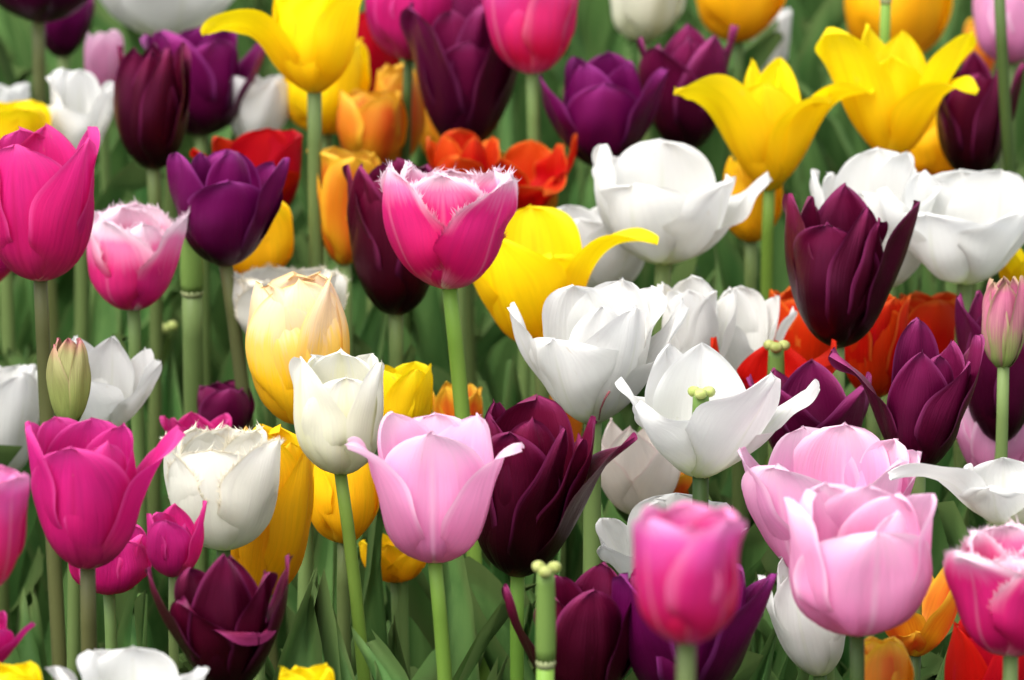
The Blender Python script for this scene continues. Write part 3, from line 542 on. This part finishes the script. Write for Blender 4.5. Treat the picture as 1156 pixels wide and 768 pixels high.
# --- dark maroon and plum
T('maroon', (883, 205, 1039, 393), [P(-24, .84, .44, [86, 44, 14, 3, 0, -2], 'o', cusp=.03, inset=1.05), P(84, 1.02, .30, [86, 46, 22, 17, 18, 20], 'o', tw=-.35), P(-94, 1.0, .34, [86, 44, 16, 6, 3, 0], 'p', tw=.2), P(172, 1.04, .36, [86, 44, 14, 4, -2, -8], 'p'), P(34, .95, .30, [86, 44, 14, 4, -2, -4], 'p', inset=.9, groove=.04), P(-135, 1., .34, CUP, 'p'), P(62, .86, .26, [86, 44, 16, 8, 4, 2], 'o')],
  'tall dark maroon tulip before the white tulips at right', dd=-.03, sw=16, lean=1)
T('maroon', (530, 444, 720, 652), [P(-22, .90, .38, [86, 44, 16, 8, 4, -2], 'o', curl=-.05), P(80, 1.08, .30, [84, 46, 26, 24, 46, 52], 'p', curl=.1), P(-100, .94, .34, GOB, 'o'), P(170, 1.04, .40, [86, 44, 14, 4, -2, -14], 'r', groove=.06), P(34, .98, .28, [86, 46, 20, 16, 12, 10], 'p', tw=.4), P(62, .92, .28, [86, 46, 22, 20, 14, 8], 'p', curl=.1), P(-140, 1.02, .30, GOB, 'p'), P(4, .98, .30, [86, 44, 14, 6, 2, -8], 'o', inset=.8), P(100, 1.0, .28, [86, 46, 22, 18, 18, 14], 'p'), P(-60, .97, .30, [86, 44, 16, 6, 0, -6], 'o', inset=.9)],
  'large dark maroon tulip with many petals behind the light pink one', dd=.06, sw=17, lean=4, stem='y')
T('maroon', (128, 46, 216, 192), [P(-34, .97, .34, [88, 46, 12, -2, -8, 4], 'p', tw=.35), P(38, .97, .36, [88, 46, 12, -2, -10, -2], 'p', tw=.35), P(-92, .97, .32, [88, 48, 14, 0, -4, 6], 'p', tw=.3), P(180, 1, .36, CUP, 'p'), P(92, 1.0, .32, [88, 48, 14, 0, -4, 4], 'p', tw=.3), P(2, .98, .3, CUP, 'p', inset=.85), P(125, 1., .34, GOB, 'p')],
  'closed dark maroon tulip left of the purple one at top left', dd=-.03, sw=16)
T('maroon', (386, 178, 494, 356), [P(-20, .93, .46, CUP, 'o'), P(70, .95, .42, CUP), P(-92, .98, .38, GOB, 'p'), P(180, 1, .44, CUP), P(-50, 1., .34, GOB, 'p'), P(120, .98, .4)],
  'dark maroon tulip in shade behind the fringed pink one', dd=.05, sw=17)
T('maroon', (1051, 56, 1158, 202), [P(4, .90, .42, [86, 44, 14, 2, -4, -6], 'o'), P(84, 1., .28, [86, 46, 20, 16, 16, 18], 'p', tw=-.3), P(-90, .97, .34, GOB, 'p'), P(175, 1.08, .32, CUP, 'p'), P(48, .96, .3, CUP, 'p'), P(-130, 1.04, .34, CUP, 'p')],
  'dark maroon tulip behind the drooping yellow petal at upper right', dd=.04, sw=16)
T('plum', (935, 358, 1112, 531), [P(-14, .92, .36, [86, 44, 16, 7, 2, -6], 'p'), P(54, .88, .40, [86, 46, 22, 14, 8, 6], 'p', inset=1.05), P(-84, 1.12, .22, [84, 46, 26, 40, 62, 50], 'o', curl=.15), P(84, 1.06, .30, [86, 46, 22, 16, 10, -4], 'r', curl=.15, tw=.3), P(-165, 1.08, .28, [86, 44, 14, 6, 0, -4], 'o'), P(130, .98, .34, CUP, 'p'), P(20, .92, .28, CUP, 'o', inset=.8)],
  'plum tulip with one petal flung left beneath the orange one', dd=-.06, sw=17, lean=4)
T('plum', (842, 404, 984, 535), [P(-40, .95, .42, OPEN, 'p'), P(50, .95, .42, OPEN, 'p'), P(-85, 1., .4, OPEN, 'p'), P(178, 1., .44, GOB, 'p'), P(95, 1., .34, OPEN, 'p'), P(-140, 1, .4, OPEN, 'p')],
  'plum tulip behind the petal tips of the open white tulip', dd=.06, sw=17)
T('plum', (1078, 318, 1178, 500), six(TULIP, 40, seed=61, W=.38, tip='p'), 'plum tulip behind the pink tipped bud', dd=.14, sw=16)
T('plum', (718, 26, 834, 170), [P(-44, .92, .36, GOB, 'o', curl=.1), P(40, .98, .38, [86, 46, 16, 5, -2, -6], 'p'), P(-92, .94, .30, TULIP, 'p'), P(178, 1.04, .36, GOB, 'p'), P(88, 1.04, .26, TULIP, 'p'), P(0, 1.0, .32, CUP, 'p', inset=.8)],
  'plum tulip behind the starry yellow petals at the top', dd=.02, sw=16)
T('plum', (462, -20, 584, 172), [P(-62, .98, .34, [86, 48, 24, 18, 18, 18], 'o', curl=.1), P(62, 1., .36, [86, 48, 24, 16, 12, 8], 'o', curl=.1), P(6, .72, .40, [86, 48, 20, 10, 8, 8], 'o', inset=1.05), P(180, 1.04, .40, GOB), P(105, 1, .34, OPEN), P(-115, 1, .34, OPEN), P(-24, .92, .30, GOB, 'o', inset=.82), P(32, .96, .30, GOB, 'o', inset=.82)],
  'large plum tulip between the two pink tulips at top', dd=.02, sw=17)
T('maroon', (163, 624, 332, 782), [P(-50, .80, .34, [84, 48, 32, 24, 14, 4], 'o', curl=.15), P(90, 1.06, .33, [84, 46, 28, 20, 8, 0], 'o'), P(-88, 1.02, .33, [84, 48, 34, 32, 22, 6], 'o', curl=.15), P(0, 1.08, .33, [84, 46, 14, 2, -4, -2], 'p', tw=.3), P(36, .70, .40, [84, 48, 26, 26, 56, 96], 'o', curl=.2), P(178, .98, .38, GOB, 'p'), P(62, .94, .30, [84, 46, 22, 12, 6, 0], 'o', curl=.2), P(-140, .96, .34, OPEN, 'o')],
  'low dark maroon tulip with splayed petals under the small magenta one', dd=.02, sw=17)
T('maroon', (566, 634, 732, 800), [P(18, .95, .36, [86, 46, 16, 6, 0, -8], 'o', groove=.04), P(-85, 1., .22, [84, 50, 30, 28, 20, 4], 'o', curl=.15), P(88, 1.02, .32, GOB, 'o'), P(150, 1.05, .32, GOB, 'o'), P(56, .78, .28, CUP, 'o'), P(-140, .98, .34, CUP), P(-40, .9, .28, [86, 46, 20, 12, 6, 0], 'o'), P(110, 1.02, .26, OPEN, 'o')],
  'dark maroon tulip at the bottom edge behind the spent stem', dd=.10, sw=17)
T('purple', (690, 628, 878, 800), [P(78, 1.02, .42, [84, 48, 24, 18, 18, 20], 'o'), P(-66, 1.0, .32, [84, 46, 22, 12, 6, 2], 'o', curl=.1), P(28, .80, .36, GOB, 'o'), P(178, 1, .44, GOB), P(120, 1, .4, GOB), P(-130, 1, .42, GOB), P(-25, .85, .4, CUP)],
  'dark purple tulip directly behind the blurred hot pink tulip', dd=.10, sw=17)
T('plum', (222, 428, 288, 500), six(CUP, 20, seed=64, W=.44), 'small dark plum tulip above the fringed white tulip', dd=.24, sw=14)
# --- purple
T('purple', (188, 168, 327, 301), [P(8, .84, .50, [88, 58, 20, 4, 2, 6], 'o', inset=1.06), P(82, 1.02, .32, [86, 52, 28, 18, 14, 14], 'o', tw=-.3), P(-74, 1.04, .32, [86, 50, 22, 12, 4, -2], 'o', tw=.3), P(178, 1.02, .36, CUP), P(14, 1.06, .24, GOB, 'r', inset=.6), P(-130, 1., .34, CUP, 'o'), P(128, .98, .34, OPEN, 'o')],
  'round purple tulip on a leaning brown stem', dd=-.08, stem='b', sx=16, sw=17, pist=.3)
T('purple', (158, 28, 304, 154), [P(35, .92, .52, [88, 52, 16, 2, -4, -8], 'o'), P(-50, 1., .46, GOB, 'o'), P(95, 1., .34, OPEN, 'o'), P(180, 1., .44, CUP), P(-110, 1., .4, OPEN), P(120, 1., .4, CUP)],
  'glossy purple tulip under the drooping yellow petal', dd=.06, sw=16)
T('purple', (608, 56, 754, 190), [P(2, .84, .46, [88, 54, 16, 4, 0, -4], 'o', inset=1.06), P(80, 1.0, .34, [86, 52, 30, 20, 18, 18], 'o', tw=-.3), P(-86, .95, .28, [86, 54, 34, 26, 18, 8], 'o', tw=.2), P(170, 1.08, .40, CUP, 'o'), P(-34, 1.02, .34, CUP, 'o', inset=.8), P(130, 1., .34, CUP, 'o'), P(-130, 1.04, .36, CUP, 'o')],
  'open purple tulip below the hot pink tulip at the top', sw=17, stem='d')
T('purple', (-50, -100, 136, 26), [P(-30, .9, .5, OPEN), P(70, .95, .46, OPEN), P(-90, 1, .44, OPEN), P(180, 1, .44, GOB), P(110, 1, .44), P(-140, 1, .4)],
  'dark purple tulip cut off by the top left corner', dd=-.16, stem='b', sw=15, lean=4)
T('purple', (30, -10, 108, 66), six(OPEN, 25, seed=71, W=.42), 'dim purple tulip behind the brown stem at top left', dd=.1, sw=14)
# --- red and orange
T('red', (214, 144, 342, 250), [P(72, 1.0, .46, [86, 52, 24, 8, 0, -6]), P(-70, .98, .44, [86, 54, 34, 30, 34, 40], 'p'), P(0, .78, .46, [86, 60, 42, 32, 24, 16]), P(170, 1., .46, GOB), P(120, 1, .4, GOB), P(-120, 1, .42, OPEN)],
  'bright red tulip behind the round purple one', dd=.05, sw=16)
T('red', (802, 380, 946, 468), [P(-55, .95, .34, [82, 62, 52, 44, 34, 24], 's'), P(45, .92, .44, [84, 64, 48, 40, 36, 40], 'p'), P(-110, 1, .34, BOWL, 's'), P(178, .9, .44, BOWL, 'p'), P(95, 1., .4, BOWL, 'p'), P(-10, .8, .4, WIDE, 'p')],
  'open red tulip showing a green stigma beneath the dark maroon one', dd=.06, sw=16, pist=.62, pr=1.7)
T('redorange', (944, 322, 1030, 450), [P(0, .95, .5, CUP), P(85, 1, .44, GOB), P(-85, 1, .44, GOB), P(180, 1.04, .46, CUP), P(45, 1, .4), P(-45, 1, .4)], 'red orange tulip behind the plum one at right', dd=.14, sw=16)
T('redorange', (868, 322, 958, 440), six(CUP, 30, seed=75, W=.46), 'orange red tulip directly behind the dark maroon head', dd=.20, sw=16)
T('redorange', (1012, 328, 1090, 430), six(CUP, 20, seed=76, W=.44), 'salmon orange tulip above the plum tulip at right', dd=.20, sw=15)
T('red', (1066, 688, 1190, 850), six(CUP, 40, seed=77, W=.44), 'red tulip at the bottom right corner', dd=.16, sw=16)
T('orange', (984, 626, 1094, 742), [P(-48, .88, .38, [80, 54, 40, 34, 26, 18], 'p'), P(60, 1.06, .40, [80, 56, 36, 26, 20, 16], 'p'), P(178, 1., .38, OPEN, 'p'), P(120, 1.08, .36, OPEN, 'p'), P(-110, .9, .36, OPEN, 'p'), P(-5, .50, .3, WIDE, 'p')],
  'open orange and yellow tulip showing its stigma at lower right', dd=.10, sw=15, pist=.85, stem='d')
T('orange', (962, 718, 1032, 815), six(EGG, 20, seed=79, W=.46), 'peach orange bud like tulip at the bottom edge', dd=.04, sw=15)
T('redorange', (478, 144, 566, 240), [P(-40, .98, .34, [84, 50, 20, 4, -14, -40]), P(45, .98, .34, [84, 50, 24, 10, -10, -40]), P(0, .8, .4, OPEN, wave=.05), P(180, 1, .44, GOB, wave=.05), P(110, 1, .36, OPEN, wave=.05, curl=.3), P(-115, 1., .36, OPEN, wave=.05)],
  'ruffled red orange tulip behind the frayed pink rim', dd=.04, sw=15)
T('redorange', (538, 150, 652, 246), [P(82, 1.06, .26, [80, 54, 40, 34, 18, 0], 'r'), P(-50, .9, .44, BOWL), P(20, .72, .46, [84, 66, 50, 50, 66, 90], wave=.04), P(170, .92, .40, OPEN, 'o', wave=.06), P(-110, .95, .34, OPEN, 'o', wave=.06, curl=.3), P(115, .9, .32, OPEN, 'o', wave=.06, curl=.3)],
  'ruffled red orange tulip with one narrow raised petal', dd=.08, sw=15)
T('orange', (356, 164, 420, 300), six(TULIP, 20, seed=82, W=.42), 'narrow orange tulip left of the dark maroon one', dd=.10, sw=15)
T('orange', (380, 100, 460, 190), six(CUP, 40, seed=83, W=.44), 'orange yellow tulip behind the thin dark stem at top', dd=.08, sw=15)
T('red', (388, 6, 450, 126), six(CUP, 20, seed=84, W=.44), 'red tulip behind the rounded magenta one at top', dd=.10, sw=15)
T('orange', (468, 52, 548, 190), six(CUP, 20, seed=85, W=.44), 'orange tulip in the shade behind the large plum one', dd=.24, sw=15)
T('orange', (420, 70, 480, 190), six(EGG, 35, seed=86, W=.44), 'deep orange tulip under the rounded magenta one', dd=.14, sw=14)
T('orange', (1086, 20, 1124, 96), six(EGG, 35, seed=87, W=.44), 'dull orange tulip beside the pink blur at top right', dd=.26, sw=12)
T('orange', (560, 168, 630, 262), six(CUP, 35, seed=88, W=.44), 'yellow orange tulip low behind the ruffled red ones', dd=.22, sw=14)
T('orange', (484, 430, 545, 520), six(TULIP, 35, seed=89, W=.40, tip='p'), 'small orange tulip behind the light pink one near the green stem', dd=.24, sw=14)
T('orange', (708, 520, 800, 600), six(TULIP, 15, seed=90, W=.44), 'orange tulip tucked under the open white tulip', dd=.26, sw=14)
T('orange', (600, 440, 660, 540), six(TULIP, 15, seed=91, W=.44), 'orange tulip deep under the wide white tulip', dd=.30, sw=14)
def nick(root, pts):
    """a torn red scratch on the petal that is in front at these photo pixels"""
    best = None; out = []
    pet = [c for c in root.children if c.name.startswith('petal')]
    for q in pts:
        cand = []
        for c in pet:
            W = np.array([v.co[:] for v in c.data.vertices]) + np.array(root.location)
            d2 = np.linalg.norm(project(W) - np.array(q), axis=1)
            for i in np.argsort(d2)[:4]:
                if d2[i] < 16: cand.append(((W[i] - CAM) @ FWD, c))
        cand.sort(key=lambda t: t[0])
        if cand: out.append((q, cand[0][0], cand[0][1]))
    if len(out) < 2: return
    pp = np.array([at(q[0], q[1], dd - .0012) for q, dd, c in out])
    V, f = tube_arrays(pp - np.array(root.location), np.linspace(.0003, .0006, len(pp)), 6)
    link_mesh("scratch", V, f, NICK, root)
NICK = plant_mat("torn_red_edge", (.30, .05, .06), (.45, .16, .14), transl=0)
nick(wide_white, [(676, 474), (678, 462), (683, 450), (688, 442)])
# --- buds and spent stems
T('bud', (52, 381, 103, 480), six([66, 22, 8, -2, -11, -19], 60, seed=92, W=.25, tip='p', kc=1.0, cusp=0, wave=0, jit=3), 'closed green bud before the white tulip at left', dd=-.06, sw=15, name='tulip_bud', cat='tulip bud')
T('pinkbud', (1108, 311, 1160, 416), six([70, 26, 8, -3, -12, -19], 60, seed=93, W=.27, tip='p', kc=1.0, cusp=0, wave=0, jit=3), 'closed green bud with a pink tip at the right edge', dd=-.10, sw=15, name='tulip_bud', cat='tulip bud')
spent((616, 640, 748), 'spent tulip with bare green pistil before the dark maroon petals', dd=-.08, sw=20)
spent((187, 370, 432), 'spent tulip with a knobbed tip in the shade at left', dd=.5, sw=17, stem='d')
spent((217, 262, 330), 'thick spent tulip stalk beneath the round purple tulip', dd=.08, sw=23, stem='g')
spent((1000, -40, 0), 'spent tulip stalk before the golden blur at top right', dd=-.42, sw=12)
spent((1128, -60, -10), 'dark spent tulip stalk crossing the top right corner', dd=-.48, sw=13, sx=12, stem='d')
